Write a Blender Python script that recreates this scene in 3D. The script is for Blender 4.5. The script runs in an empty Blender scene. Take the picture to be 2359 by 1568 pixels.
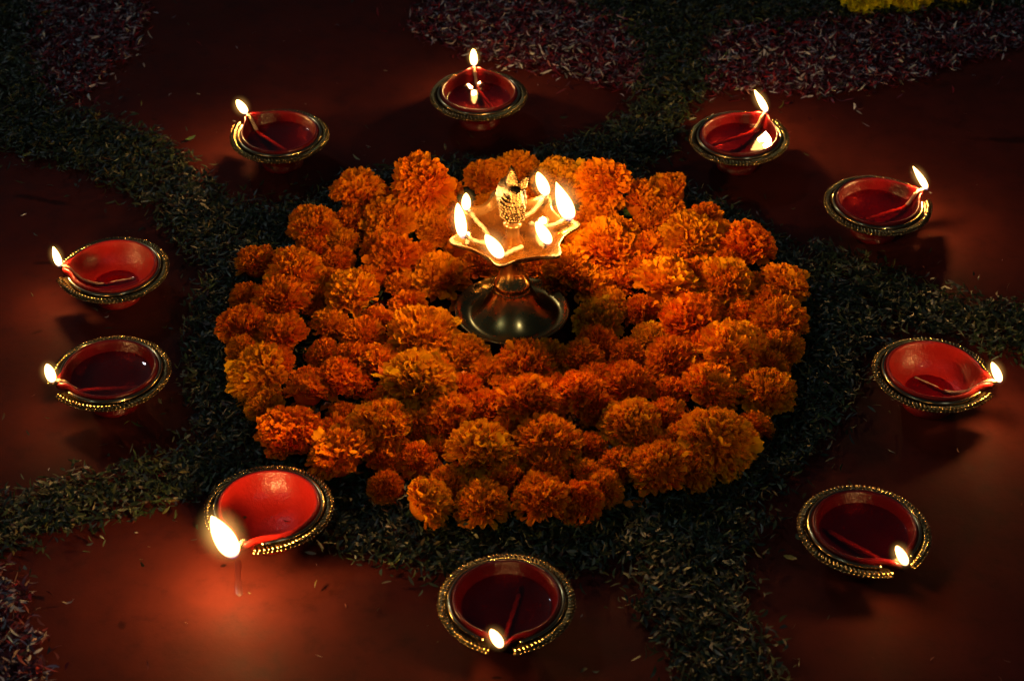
import bpy, math, random
import numpy as np
from mathutils import Vector, Matrix, Euler, noise
random.seed(7)
rng = np.random.default_rng(11)
R = math.radians
S = bpy.context.scene
C = S.collection
PI = math.pi

# ------------------------------------------------------------------ camera
CAM_H = 0.7355; PITCH = R(38.0); FPX = 4403.0      # focal length in units of a 2359 px wide picture
cam = bpy.data.cameras.new("camera")
cam.lens = 36.0 * FPX / 2359.0; cam.sensor_width = 36.0
cam.clip_start = 0.01; cam.clip_end = 100
cam.dof.use_dof = True; cam.dof.focus_distance = 1.17; cam.dof.aperture_fstop = 14
co = bpy.data.objects.new("camera", cam); C.objects.link(co)
co.location = (0, -CAM_H / math.tan(PITCH), CAM_H); co.rotation_euler = (PI / 2 - PITCH, 0, 0)
S.camera = co

# ------------------------------------------------------------------ night sky, lights, exposure
NIGHT_ELEV, NIGHT_ROT = R(42), R(-35)
w = bpy.data.worlds.new("World"); S.world = w; w.use_nodes = True
nt = w.node_tree; bg = nt.nodes["Background"]
sky = nt.nodes.new("ShaderNodeTexSky"); sky.sky_type = 'NISHITA'; sky.sun_disc = False
sky.sun_elevation = NIGHT_ELEV; sky.sun_rotation = NIGHT_ROT
nt.links.new(sky.outputs[0], bg.inputs[0]); bg.inputs[1].default_value = 0.0055
def sun(name, elev, az, strength, col, ang):
    l = bpy.data.lights.new(name, 'SUN'); l.energy = strength; l.color = col; l.angle = R(ang)
    o = bpy.data.objects.new(name, l); C.objects.link(o)
    d = Vector((math.sin(az) * math.cos(elev), math.cos(az) * math.cos(elev), math.sin(elev)))
    o.rotation_euler = d.to_track_quat('Z', 'Y').to_euler(); return o
sun("night_light", NIGHT_ELEV, NIGHT_ROT, 0.16, (0.78, 0.9, 1.0), 2.0)
# two far yard lamps whose small cool reflections show in the brass and in the oil
def yard_lamp(loc, watts, col, rad):
    l = bpy.data.lights.new("yard_lamp", 'POINT'); l.energy = watts; l.color = col; l.shadow_soft_size = rad
    o = bpy.data.objects.new("yard_lamp", l); C.objects.link(o); o.location = loc
yard_lamp((1.6, -3.2, 3.6), 34.0, (0.7, 0.85, 1.0), 0.10)
yard_lamp((-2.2, -2.4, 2.8), 20.0, (0.6, 0.85, 1.0), 0.10)
S.view_settings.view_transform = 'Standard'; S.view_settings.look = 'None'
S.view_settings.exposure = 0; S.view_settings.gamma = 1
S.render.engine = 'CYCLES'
cy = S.cycles
cy.use_denoising = True
cy.max_bounces = 8; cy.diffuse_bounces = 3; cy.glossy_bounces = 4; cy.transmission_bounces = 6
cy.transparent_max_bounces = 16; cy.sample_clamp_indirect = 4.0; cy.sample_clamp_direct = 0
cy.caustics_reflective = False; cy.caustics_refractive = False

# ------------------------------------------------------------------ helpers
def at(px, py, z=0.0):
    """point of the place at height z that a spot of the picture (2359 wide) falls on"""
    u = (px - 1179.5) / FPX; v = (py - 784) / FPX
    dy = math.cos(PITCH) - v * math.sin(PITCH); dz = -(math.sin(PITCH) + v * math.cos(PITCH))
    t = (z - CAM_H) / dz
    return Vector((u * t, -CAM_H / math.tan(PITCH) + dy * t, z))
def to_px(x, y, z=0.0):
    X = x; Y = y + CAM_H / math.tan(PITCH); Z = z - CAM_H
    d = Y * math.cos(PITCH) - Z * math.sin(PITCH); up = Y * math.sin(PITCH) + Z * math.cos(PITCH)
    return 1179.5 + FPX * X / d, 784 - FPX * up / d
def smooth(a, b, x):
    t = min(1, max(0, (x - a) / (b - a))); return t * t * (3 - 2 * t)
def mesh(name, V, F, mats=None, smooth_shade=True, cols=None):
    me = bpy.data.meshes.new(name); me.from_pydata([tuple(v) for v in V], [], F)
    if smooth_shade: me.polygons.foreach_set("use_smooth", [True] * len(me.polygons))
    for m in (mats if isinstance(mats, (list, tuple)) else [mats] if mats else []): me.materials.append(m)
    me.update(); return me
def obj(name, me, parent=None, loc=None, rot=None):
    o = bpy.data.objects.new(name, me); C.objects.link(o)
    if parent: o.parent = parent
    if loc is not None: o.location = loc
    if rot is not None: o.rotation_euler = rot
    return o
def thing(name, label, cat, loc=(0, 0, 0), group=None, me=None, rot=(0, 0, 0)):
    o = bpy.data.objects.new(name, me); C.objects.link(o); o.location = loc; o.rotation_euler = rot
    o['label'] = label; o['category'] = cat
    if group: o['group'] = group
    return o
class MB:
    def __init__(s): s.V = []; s.F = []
    def grid(s, rows, closed=True, cap0=False, cap1=False):
        n = len(rows[0]); b = len(s.V)
        for r in rows: s.V += [tuple(p) for p in r]
        for i in range(len(rows) - 1):
            for j in range(n if closed else n - 1):
                k = (j + 1) % n
                s.F.append((b + i * n + j, b + i * n + k, b + (i + 1) * n + k, b + (i + 1) * n + j))
        if cap0: s.F.append(tuple(b + j for j in range(n))[::-1])
        if cap1: s.F.append(tuple(b + (len(rows) - 1) * n + j for j in range(n)))
    def lathe(s, prof, n=64, c=(0, 0)):
        s.grid([[(c[0] + r * math.cos(2 * PI * j / n), c[1] + r * math.sin(2 * PI * j / n), z) for j in range(n)] for r, z in prof])
    def tube(s, pts, rad, n=8, caps=True):
        pts = [Vector(p) for p in pts]; rows = []
        up = Vector((0, 0, 1))
        for i, p in enumerate(pts):
            t = (pts[min(i + 1, len(pts) - 1)] - pts[max(i - 1, 0)]).normalized()
            if abs(t.dot(up)) > .95: a = t.cross(Vector((1, 0, 0))).normalized()
            else: a = t.cross(up).normalized()
            b = t.cross(a).normalized(); r = rad[i] if isinstance(rad, (list, tuple)) else rad
            rows.append([p + a * (r * math.cos(2 * PI * j / n)) + b * (r * math.sin(2 * PI * j / n)) for j in range(n)])
        s.grid(rows, True, caps, caps)
    def blob(s, c, ax, ay, az, nu=8, nv=5):
        c = Vector(c); rows = []
        for i in range(nv + 1):
            ph = PI * (i + 1e-3) / (nv + 2e-3) if nv else 0
            rows.append([c + ax * (math.sin(ph) * math.cos(2 * PI * j / nu)) + ay * (math.sin(ph) * math.sin(2 * PI * j / nu)) - az * math.cos(ph) for j in range(nu)])
        s.grid(rows)
    def build(s, name, mat): return mesh(name, s.V, s.F, mat)

# ------------------------------------------------------------------ materials
def mat(name):
    m = bpy.data.materials.new(name); m.use_nodes = True
    return m, m.node_tree, m.node_tree.nodes["Principled BSDF"]
def N(t, k, **kw):
    n = t.nodes.new(k)
    for a, b in kw.items(): setattr(n, a, b)
    return n
def tnoise(t, scale, detail=4, rough=.6, coord='Object'):
    c = N(t, "ShaderNodeTexCoord"); n = N(t, "ShaderNodeTexNoise")
    n.inputs["Scale"].default_value = scale; n.inputs["Detail"].default_value = detail; n.inputs["Roughness"].default_value = rough
    t.links.new(c.outputs[coord], n.inputs["Vector"]); return n
def ramp(t, src, stops):
    r = N(t, "ShaderNodeValToRGB"); t.links.new(src, r.inputs[0])
    e = r.color_ramp.elements
    while len(e) < len(stops): e.new(0.5)
    for i, (p, c) in enumerate(stops): e[i].position = p; e[i].color = (*c, 1)
    return r
def bump(t, src, dist, strength=1.0):
    b = N(t, "ShaderNodeBump"); b.inputs["Distance"].default_value = dist; b.inputs["Strength"].default_value = strength
    t.links.new(src, b.inputs["Height"]); return b
M = {}
# floor: red oxide cement
m, t, b = mat("red_cement"); L = t.links
n1 = tnoise(t, 9, 6, .65); n2 = tnoise(t, 900, 3, .6); n3 = tnoise(t, 60, 5, .7)
r1 = ramp(t, n1.outputs[0], [(.3, (.038, .0070, .0048)), (.48, (.058, .0095, .0062)), (.7, (.080, .0130, .0085))])
r3 = ramp(t, n3.outputs[0], [(.30, (.62, .64, .66)), (.47, (.95, .95, .95)), (.68, (1.1, 1.08, 1.05))])
mx = N(t, "ShaderNodeMix", data_type='RGBA', blend_type='MULTIPLY'); mx.inputs[0].default_value = 1
L.new(r1.outputs[0], mx.inputs[6]); L.new(r3.outputs[0], mx.inputs[7])
# dark water and oil stains with a shape of their own
geo = N(t, "ShaderNodeNewGeometry"); last = mx.outputs[2]
wob = tnoise(t, 45, 4); 
for (px, py, sx, sy, rotz, dark) in [(105, 462, .030, .0045, -.30, .35), (2310, 322, .030, .006, -.1, .45), (515, 1302, .0022, .0015, .4, .15),
                                     (1145, 1560, .0030, .0012, 0, .2), (100, 606, .010, .003, 0, .45), (85, 765, .006, .003, .6, .5), (280, 1440, .003, .004, .2, .5), (1800, 930, .012, .004, .3, .6)]:
    p = at(px, py)
    mp = N(t, "ShaderNodeMapping", vector_type='TEXTURE'); mp.inputs["Location"].default_value = (p.x, p.y, 0); mp.inputs["Rotation"].default_value = (0, 0, rotz)
    mp.inputs["Scale"].default_value = (sx, sy, 1); L.new(geo.outputs["Position"], mp.inputs[0])
    ln = N(t, "ShaderNodeVectorMath", operation='LENGTH'); L.new(mp.outputs[0], ln.inputs[0])
    ad = N(t, "ShaderNodeMath", operation='ADD'); L.new(ln.outputs["Value"], ad.inputs[0])
    ms = N(t, "ShaderNodeMath", operation='MULTIPLY_ADD'); L.new(wob.outputs[0], ms.inputs[0]); ms.inputs[1].default_value = 2.2; ms.inputs[2].default_value = -1.1
    L.new(ms.outputs[0], ad.inputs[1])
    rr = ramp(t, ad.outputs[0], [(.45, (dark,) * 3), (.95, (1, 1, 1))])
    m2 = N(t, "ShaderNodeMix", data_type='RGBA', blend_type='MULTIPLY'); m2.inputs[0].default_value = 1
    L.new(last, m2.inputs[6]); L.new(rr.outputs[0], m2.inputs[7]); last = m2.outputs[2]
L.new(last, b.inputs["Base Color"])
rg = ramp(t, n3.outputs[0], [(.3, (.60,) * 3), (.7, (.78,) * 3)]); L.new(rg.outputs[0], b.inputs["Roughness"])
b.inputs["Specular IOR Level"].default_value = .06
bp = bump(t, n2.outputs[0], .0002, .5); bp2 = bump(t, n3.outputs[0], .0008, .35); L.new(bp2.outputs[0], bp.inputs["Normal"]); L.new(bp.outputs[0], b.inputs["Normal"])
M['floor'] = m
# red glazed paint
def red_paint(name, c, rough, bs=.0005):
    m, t, b = mat(name); L = t.links
    n = tnoise(t, 60, 4); r = ramp(t, n.outputs[0], [(.3, tuple(x * .75 for x in c)), (.7, c)])
    tc = N(t, "ShaderNodeTexCoord"); vd = N(t, "ShaderNodeVectorMath", operation='DISTANCE'); L.new(tc.outputs["Object"], vd.inputs[0]); vd.inputs[1].default_value = (.0355, .0, .0275)
    nn = tnoise(t, 500, 4); ma = N(t, "ShaderNodeMath", operation='MULTIPLY_ADD'); L.new(nn.outputs[0], ma.inputs[0]); ma.inputs[1].default_value = -.012; L.new(vd.outputs["Value"], ma.inputs[2])
    sr = N(t, "ShaderNodeMapRange"); L.new(ma.outputs[0], sr.inputs[0]); sr.inputs[1].default_value = -.003; sr.inputs[2].default_value = .0015; sr.inputs[3].default_value = .85; sr.inputs[4].default_value = 0
    mx = N(t, "ShaderNodeMix", data_type='RGBA'); L.new(sr.outputs[0], mx.inputs[0]); L.new(r.outputs[0], mx.inputs[6]); mx.inputs[7].default_value = (.010, .006, .005, 1); L.new(mx.outputs[2], b.inputs["Base Color"])
    b.inputs["Roughness"].default_value = rough; b.inputs["Specular IOR Level"].default_value = .15; b.inputs["Coat Weight"].default_value = .22; b.inputs["Coat Roughness"].default_value = .07
    n2 = tnoise(t, 420, 3); n3 = tnoise(t, 1400, 2)
    bp = bump(t, n2.outputs[0], bs, .8); bq = bump(t, n3.outputs[0], bs * .4, .6); L.new(bp.outputs[0], bq.inputs["Normal"])
    L.new(bq.outputs[0], b.inputs["Normal"]); L.new(bq.outputs[0], b.inputs["Coat Normal"]); return m
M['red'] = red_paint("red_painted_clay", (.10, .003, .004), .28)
M['red_matt_lit'] = red_paint("lit_red_painted_clay", (.27, .009, .006), .40)  # lighter copy of the bowl paint; flame brightness put into the colour
def metal(name, c, rough, ns=200, bs=.0002, stops=None):
    m, t, b = mat(name); L = t.links
    b.inputs["Metallic"].default_value = 1
    n = tnoise(t, ns, 4); r = ramp(t, n.outputs[0], stops or [(.3, tuple(x * .6 for x in c)), (.6, c)]); L.new(r.outputs[0], b.inputs["Base Color"])
    q = ramp(t, n.outputs[0], [(.3, (rough * 1.5,) * 3), (.7, (rough * .8,) * 3)]); L.new(q.outputs[0], b.inputs["Roughness"])
    bp = bump(t, n.outputs[0], bs, .5); L.new(bp.outputs[0], b.inputs["Normal"]); return m
M['gold'] = metal("gold_trim", (.50, .34, .13), .17)
M['gold_dark'] = metal("dark_flange", (.10, .065, .025), .38)  # darker gold showing in the grooves between the rope beads
M['gold_band'] = metal("gold_band", (.50, .36, .17), .16, 120, .00012)
M['brass_dish'] = metal("bright_brass", (.15, .068, .016), .24, 90, .00015)
M['brass_dish'].node_tree.nodes["Principled BSDF"].inputs["Metallic"].default_value = .65
M['brass'] = metal("old_brass", (.62, .37, .10), .24, 60, .00012)
M['brass_cast'] = metal("cast_brass", (.12, .072, .028), .25, 700, .0012)
# soot blackened brass of the spouts
m, t, b = mat("sooty_brass"); L = t.links
n = tnoise(t, 420, 4); r = ramp(t, n.outputs[0], [(.38, (.006, .005, .004)), (.66, (.16, .10, .04))]); L.new(r.outputs[0], b.inputs["Base Color"])
b.inputs["Metallic"].default_value = .6; b.inputs["Roughness"].default_value = .35
bp = bump(t, n.outputs[0], .0012, .9); L.new(bp.outputs[0], b.inputs["Normal"]); M['soot'] = m
# oil: tinted clear surface with a mirror sheen
def oil(name, tint):
    m = bpy.data.materials.new(name); m.use_nodes = True; t = m.node_tree; t.nodes.clear(); L = t.links
    o = N(t, "ShaderNodeOutputMaterial"); tr = N(t, "ShaderNodeBsdfTransparent"); tr.inputs[0].default_value = (*tint, 1)
    g = N(t, "ShaderNodeBsdfGlossy"); g.inputs["Roughness"].default_value = .015; g.inputs[0].default_value = (1, 1, 1, 1)
    lw = N(t, "ShaderNodeLayerWeight"); lw.inputs[0].default_value = .5; pw = N(t, "ShaderNodeMath", operation="POWER"); L.new(lw.outputs["Facing"], pw.inputs[0]); pw.inputs[1].default_value = 5; f = N(t, "ShaderNodeMath", operation="MULTIPLY_ADD"); L.new(pw.outputs[0], f.inputs[0]); f.inputs[1].default_value = .95; f.inputs[2].default_value = .042; mx = N(t, "ShaderNodeMixShader")
    n = tnoise(t, 90, 2); bp = bump(t, n.outputs[0], .00025, .4); L.new(bp.outputs[0], g.inputs["Normal"])
    L.new(f.outputs[0], mx.inputs[0]); L.new(tr.outputs[0], mx.inputs[1]); L.new(g.outputs[0], mx.inputs[2]); L.new(mx.outputs[0], o.inputs[0]); return m
M['oil'] = oil("lamp_oil", (.62, .13, .11)); M['oil_gold'] = oil("golden_oil", (.95, .82, .55))
# cotton wick (charred end by its own length)
m, t, b = mat("cotton_wick"); L = t.links
n = tnoise(t, 900, 3); r = ramp(t, n.outputs[0], [(.3, (.10, .065, .035)), (.7, (.17, .12, .065))])
at_ = N(t, "ShaderNodeAttribute", attribute_name="char"); mx = N(t, "ShaderNodeMix", data_type='RGBA')
L.new(at_.outputs["Fac"], mx.inputs[0]); L.new(r.outputs[0], mx.inputs[6]); mx.inputs[7].default_value = (.012, .009, .008, 1)
L.new(mx.outputs[2], b.inputs["Base Color"]); b.inputs["Roughness"].default_value = .6
bp = bump(t, n.outputs[0], .0004, .8); L.new(bp.outputs[0], b.inputs["Normal"]); M['wick'] = m
M['wick_red'] = m.copy(); M['wick_red'].name = 'oil_soaked_wick'
for x_ in M['wick_red'].node_tree.nodes:
    if x_.type == 'VALTORGB': x_.color_ramp.elements[0].color = (.30, .18, .10, 1); x_.color_ramp.elements[1].color = (.50, .33, .20, 1)
# petals: colour of each flower is its object colour
m = bpy.data.materials.new("marigold_petal"); m.use_nodes = True; t = m.node_tree; L = t.links; b = t.nodes["Principled BSDF"]; out = t.nodes["Material Output"]
oi = N(t, "ShaderNodeObjectInfo"); va = N(t, "ShaderNodeAttribute", attribute_name="tone")
hv = N(t, "ShaderNodeHueSaturation"); L.new(oi.outputs["Color"], hv.inputs["Color"])
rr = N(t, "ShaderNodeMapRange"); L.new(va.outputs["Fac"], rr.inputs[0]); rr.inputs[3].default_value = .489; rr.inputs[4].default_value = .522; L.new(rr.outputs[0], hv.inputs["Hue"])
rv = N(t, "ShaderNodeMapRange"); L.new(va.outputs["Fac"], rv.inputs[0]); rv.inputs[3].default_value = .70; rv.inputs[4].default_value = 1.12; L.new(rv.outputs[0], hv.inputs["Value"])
L.new(hv.outputs[0], b.inputs["Base Color"]); b.inputs["Roughness"].default_value = .75; b.inputs["Specular IOR Level"].default_value = .10
tl = N(t, "ShaderNodeBsdfTranslucent"); L.new(hv.outputs[0], tl.inputs[0]); ms = N(t, "ShaderNodeMixShader"); ms.inputs[0].default_value = .28
L.new(b.outputs[0], ms.inputs[1]); L.new(tl.outputs[0], ms.inputs[2]); L.new(ms.outputs[0], out.inputs[0]); M['petal'] = m
# leaf and petal shreds: each piece carries its own colour
m, t, b = mat("shredded_leaf"); L = t.links
va = N(t, "ShaderNodeAttribute", attribute_name="Col"); L.new(va.outputs["Color"], b.inputs["Base Color"])
b.inputs["Roughness"].default_value = .5; b.inputs["Specular IOR Level"].default_value = .4; M['shred'] = m
m, t, b = mat("green_calyx"); b.inputs["Base Color"].default_value = (.05, .10, .02, 1); b.inputs["Roughness"].default_value = .6; M['green'] = m
m, t, b = mat("black_speck"); b.inputs["Base Color"].default_value = (.01, .006, .004, 1); b.inputs["Roughness"].default_value = .6; M['black'] = m
m, t, b = mat("water"); b.inputs["Base Color"].default_value = (.9, .95, 1, 1); b.inputs["Roughness"].default_value = .02; b.inputs["Transmission Weight"].default_value = 1; b.inputs["IOR"].default_value = 1.33; M['water'] = m
m, t, b = mat("oil_film"); b.inputs["Base Color"].default_value = (.045, .006, .005, 1); b.inputs["Roughness"].default_value = .4; b.inputs["Coat Weight"].default_value = .15; b.inputs["Coat Roughness"].default_value = .15; M['film'] = m
# flame: thin burning gas, white where it is thick, yellow at its edge, blue at its root; it hides nothing
FL = 20.0
m = bpy.data.materials.new("flame"); m.use_nodes = True; t = m.node_tree; t.nodes.clear(); L = t.links
o = N(t, "ShaderNodeOutputMaterial"); e = N(t, "ShaderNodeEmission"); tr = N(t, "ShaderNodeBsdfTransparent"); ad = N(t, "ShaderNodeAddShader")
va = N(t, "ShaderNodeAttribute", attribute_name="along")
rc = ramp(t, va.outputs["Fac"], [(0, (.10, .22, 1)), (.10, (.20, .30, 1)), (.15, (1, .45, .22)), (.22, (1, .53, .16)), (1, (1, .46, .12))])
rs = ramp(t, va.outputs["Fac"], [(0, (.008,) * 3), (.08, (.015,) * 3), (.15, (.10,) * 3), (.24, (1,) * 3), (1, (.8,) * 3)])
lw = N(t, "ShaderNodeLayerWeight"); lw.inputs[0].default_value = .5
fe = ramp(t, lw.outputs["Facing"], [(.0, (1,) * 3), (.35, (.8,) * 3), (.70, (.22,) * 3), (.90, (.03,) * 3), (1, (.004,) * 3)])
m1 = N(t, "ShaderNodeMath", operation='MULTIPLY'); L.new(rs.outputs[0], m1.inputs[0]); m1.inputs[1].default_value = FL
m2 = N(t, "ShaderNodeMath", operation='MULTIPLY'); L.new(m1.outputs[0], m2.inputs[0]); L.new(fe.outputs[0], m2.inputs[1])
L.new(rc.outputs[0], e.inputs[0]); L.new(m2.outputs[0], e.inputs[1])
L.new(tr.outputs[0], ad.inputs[0]); L.new(e.outputs[0], ad.inputs[1]); L.new(ad.outputs[0], o.inputs[0]); M['flame'] = m
# soft lens bloom round each flame, drawn as an added glowing volume, strongest inside
m = bpy.data.materials.new("bloom_halo"); m.use_nodes = True; t = m.node_tree; t.nodes.clear(); L = t.links
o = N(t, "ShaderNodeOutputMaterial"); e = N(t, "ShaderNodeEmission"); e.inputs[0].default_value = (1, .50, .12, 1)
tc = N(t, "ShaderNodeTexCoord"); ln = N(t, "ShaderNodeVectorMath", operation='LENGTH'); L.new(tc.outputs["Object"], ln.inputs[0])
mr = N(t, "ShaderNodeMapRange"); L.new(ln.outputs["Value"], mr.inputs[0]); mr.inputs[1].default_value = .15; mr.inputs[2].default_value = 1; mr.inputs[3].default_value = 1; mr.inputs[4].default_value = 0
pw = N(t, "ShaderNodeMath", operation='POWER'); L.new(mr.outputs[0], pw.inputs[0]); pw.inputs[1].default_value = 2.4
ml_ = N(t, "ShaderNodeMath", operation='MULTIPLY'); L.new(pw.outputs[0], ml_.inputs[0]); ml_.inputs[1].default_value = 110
L.new(ml_.outputs[0], e.inputs[1]); L.new(e.outputs[0], o.inputs["Volume"]); M['bloom'] = m

# ------------------------------------------------------------------ floor
me = mesh("floor", [(-4, -4, 0), (4, -4, 0), (4, 4, 0), (-4, 4, 0)], [(0, 1, 2, 3)], M['floor'], False)
fl = obj("floor", me); fl['kind'] = 'structure'; fl['label'] = "smooth dark red cement floor"

# ------------------------------------------------------------------ flames
def flame_mesh(name, tip, width, belly=.34, mat_=None, grow=1.0, bend=.25):
    """teardrop from the origin to tip"""
    tip = Vector(tip); rows = []; al = []; nu, nv = 14, 16
    H = tip.length; back = H * .10
    for i in range(nv + 1):
        s = i / nv
        p = tip * s; p = Vector((tip.x * (s ** (1 + bend)), tip.y * (s ** (1 + bend)), tip.z * s - back * (1 - s)))
        k = belly
        r = (s / k) ** .55 * ((1 - s) / (1 - k)) ** (.55 * (1 - k) / k * .8) if 0 < s < 1 else 0.02
        r = min(r, 1.0) * width * .45 * grow + 1e-5
        rows.append([(p.x + r * math.cos(2 * PI * j / nu), p.y + r * math.sin(2 * PI * j / nu), p.z) for j in range(nu)]); al += [s] * nu
    if grow != 1.0:
        c = tip * .5; g = 1 + (grow - 1) * .45
        rows = [[tuple((Vector(q).z - c.z) * g + c.z if a == 2 else q[a] for a in range(3)) for q in r_] for r_ in rows]
    mb = MB(); mb.grid(rows, True, True, True); me = mb.build(name, mat_ or M['flame'])
    a = me.attributes.new("along", 'FLOAT', 'POINT'); a.data.foreach_set("value", al)
    return me
mb = MB(); mb.blob((0, 0, 0), Vector((1, 0, 0)), Vector((0, 1, 0)), Vector((0, 0, 1)), 24, 16); GLOW = mb.build('flame_bloom', M['bloom'])
def add_flame(parent, loc, tip, width, belly=.34, bend=.25, power=1.0, lift=.35):
    f = obj("flame", flame_mesh("flame", tip, width, belly, bend=bend), parent, loc)
    tip = Vector(tip); g = obj("flame_bloom", GLOW, f, tip * .5); g.rotation_euler = tip.to_track_quat('Z', 'Y').to_euler()
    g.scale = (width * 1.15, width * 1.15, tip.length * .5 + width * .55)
    l = bpy.data.lights.new("flame_light", 'POINT'); l.color = (1, .51, .15); l.shadow_soft_size = width * .30
    l.energy = power * 4 * PI * 95 * .6 * width * tip.length
    lo = bpy.data.objects.new("flame_light", l); C.objects.link(lo); lo.parent = f; lo.location = tip * lift
    return f
def wick_mesh(pts, rad, char_len):
    pts = [Vector(p) for p in pts]; rad = [rad * (1 + .16 * math.sin(i * 1.7)) for i in range(len(pts))]; rad[-1] *= .6; rad[0] *= .5
    mb = MB(); mb.tube(pts, rad, 8); me = mb.build("wick", M['wick'])
    d = [0]
    for i in range(len(pts) - 1, 0, -1): d.append(d[-1] + (pts[i] - pts[i - 1]).length)
    d = d[::-1]; a = me.attributes.new("char", 'FLOAT', 'POINT')
    a.data.foreach_set("value", [1 - smooth(char_len * .5, char_len, x) for x in d for _ in range(8)]); return me
def spline(P, n=10):
    P = [Vector(p) for p in P]; Q = [P[0] * 2 - P[1]] + P + [P[-1] * 2 - P[-2]]; out = []
    for i in range(1, len(Q) - 2):
        for k in range(n):
            s = k / n; a, b, c, d = Q[i - 1:i + 3]
            out.append(.5 * ((2 * b) + (c - a) * s + (2 * a - 5 * b + 4 * c - d) * s * s + (3 * b - a - 3 * c + d) * s ** 3))
    return out + [P[-1]]

# ------------------------------------------------------------------ clay oil lamps (spout towards +x in their own frame)
R0 = .0265
TIP = .0370
def lip_r(th):
    tip = TIP; th = abs((th + PI) % (2 * PI) - PI); a = math.acos(R0 / tip)
    if th >= a: return R0
    r = R0 / math.cos(a - th); s = 1 - th / a
    r -= .0022 * math.sin(PI * s) ** 2 * s                   # the sides draw in before the spout
    return r - .0010 * math.exp(-(th / .07) ** 2)
def lip_dz(th):
    th = abs((th + PI) % (2 * PI) - PI)
    return .0024 * math.exp(-(th / .42) ** 2) - .0018 * math.exp(-(th / .10) ** 2)
NT = 120
THS = []
for j in range(NT):                                           # closer columns near the spout
    u = (j / NT) * 2 * PI - PI; THS.append(u - .55 * math.sin(u) if True else u)
INN = [(.0, .0072, 0), (.18, .0073, 0), (.35, .0079, 0), (.52, .0093, .1), (.66, .0115, .3), (.78, .0145, .5), (.86, .0178, .7), (.915, .0212, .85), (.945, .0240, 1), (.965, .0255, 1)]
LIP = [(.985, .0262, 1), (1.01, .0263, 1), (1.035, .0256, 1)]
OUT = [(1.045, .0242, 1), (1.03, .0222, 1), (.96, .0195, .9), (.83, .0158, .6), (.68, .0118, .3), (.55, .0085, .1), (.49, .0065, 0), (.48, .0048, 0), (.53, .0028, 0), (.57, .0008, 0), (.56, 0.0, 0), (0, 0.0, 0)]
def ring_row(a, z, b):
    row = []
    for th in THS:
        rr = (R0 * (1 - b) + lip_r(th) * b) * a; zz = z + lip_dz(th) * b * (a > .7) * smooth(.0115, .0255, z)
        row.append((rr * math.cos(th), rr * math.sin(th), zz))
    return row
def make_bowl(look):
    mb = MB(); mb.grid([ring_row(*p) for p in INN + LIP + OUT]); return mb.build("bowl", M[look])
def oil_mesh(level):
    prof = INN; k = 0
    while prof[k + 1][1] < level: k += 1
    s = (level - prof[k][1]) / (prof[k + 1][1] - prof[k][1]); a = prof[k][0] + s * (prof[k + 1][0] - prof[k][0]); b = prof[k][2] + s * (prof[k + 1][2] - prof[k][2])
    mb = MB(); rows = [[(x * f, y * f, level + (.0004 if f > .99 else 0)) for x, y, _ in ring_row(a * .995, level, b)] for f in (1, .97, .6, .001)]
    mb.grid(rows); return mb.build("oil", M['oil'])
# gold trim: a smooth inner band hugging the lip and a rope edge
GAP = .20
def trim_r(th, r):                                            # the trim is round, a little drawn out at the spout
    th = abs((th + PI) % (2 * PI) - PI); return r + .0020 * math.exp(-(th / .42) ** 2)
def make_trim():
    rows = []; n = 150; mb = MB()
    ths = [GAP * .9 + (2 * PI - 1.8 * GAP) * i / n for i in range(n + 1)]
    for th in ths:                                            # thin stamped flange under the rope
        a = trim_r(th, .0285); b_ = trim_r(th, .0342)
        rows.append([(r * math.cos(th), r * math.sin(th), z) for r, z in ((a, .0216), (a, .0226), ((a + b_) / 2, .0219), (b_, .0222), (b_ + .0006, .0215), (b_, .0208), ((a + b_) / 2, .0209))])
    mb.grid(rows, True, True, True); fl_ = mb.build("trim_flange", M['gold_dark'])
    mb = MB(); pts = []; th = GAP * 1.5
    while th < 2 * PI - GAP * 1.5 + 1e-6:
        r = max(lip_r(th) * 1.045 + .0012, .0290); r = min(r, trim_r(th, .0325)); pts.append((r * math.cos(th), r * math.sin(th), .0236)); th += .035
    mb.tube(pts, .0013, 8); band = mb.build("inner_band", M['gold_band'])
    mb = MB(); K = 84
    for k in range(K + 1):
        th = GAP + (2 * PI - 2 * GAP) * k / K + random.uniform(-.004, .004); r = trim_r(th, .0326) + random.uniform(-.0001, .0001)
        er = Vector((math.cos(th), math.sin(th), 0)); et = Vector((-er.y, er.x, 0)); d = (er * .86 + et * .5).normalized(); s = Vector((-d.y, d.x, 0))
        mb.blob(er * r + Vector((0, 0, .0227 + random.uniform(-.00012, .00012))), d * .00235, s * .00082, Vector((0, 0, .00100)), 6, 5)
        mb.blob(er * (r + .0023) + Vector((0, 0, .0218)), er * .0007, et * .00075, Vector((0, 0, .0008)), 6, 4)
    rope = mb.build("rope_edge", M['gold'])
    return fl_, band, rope
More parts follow.
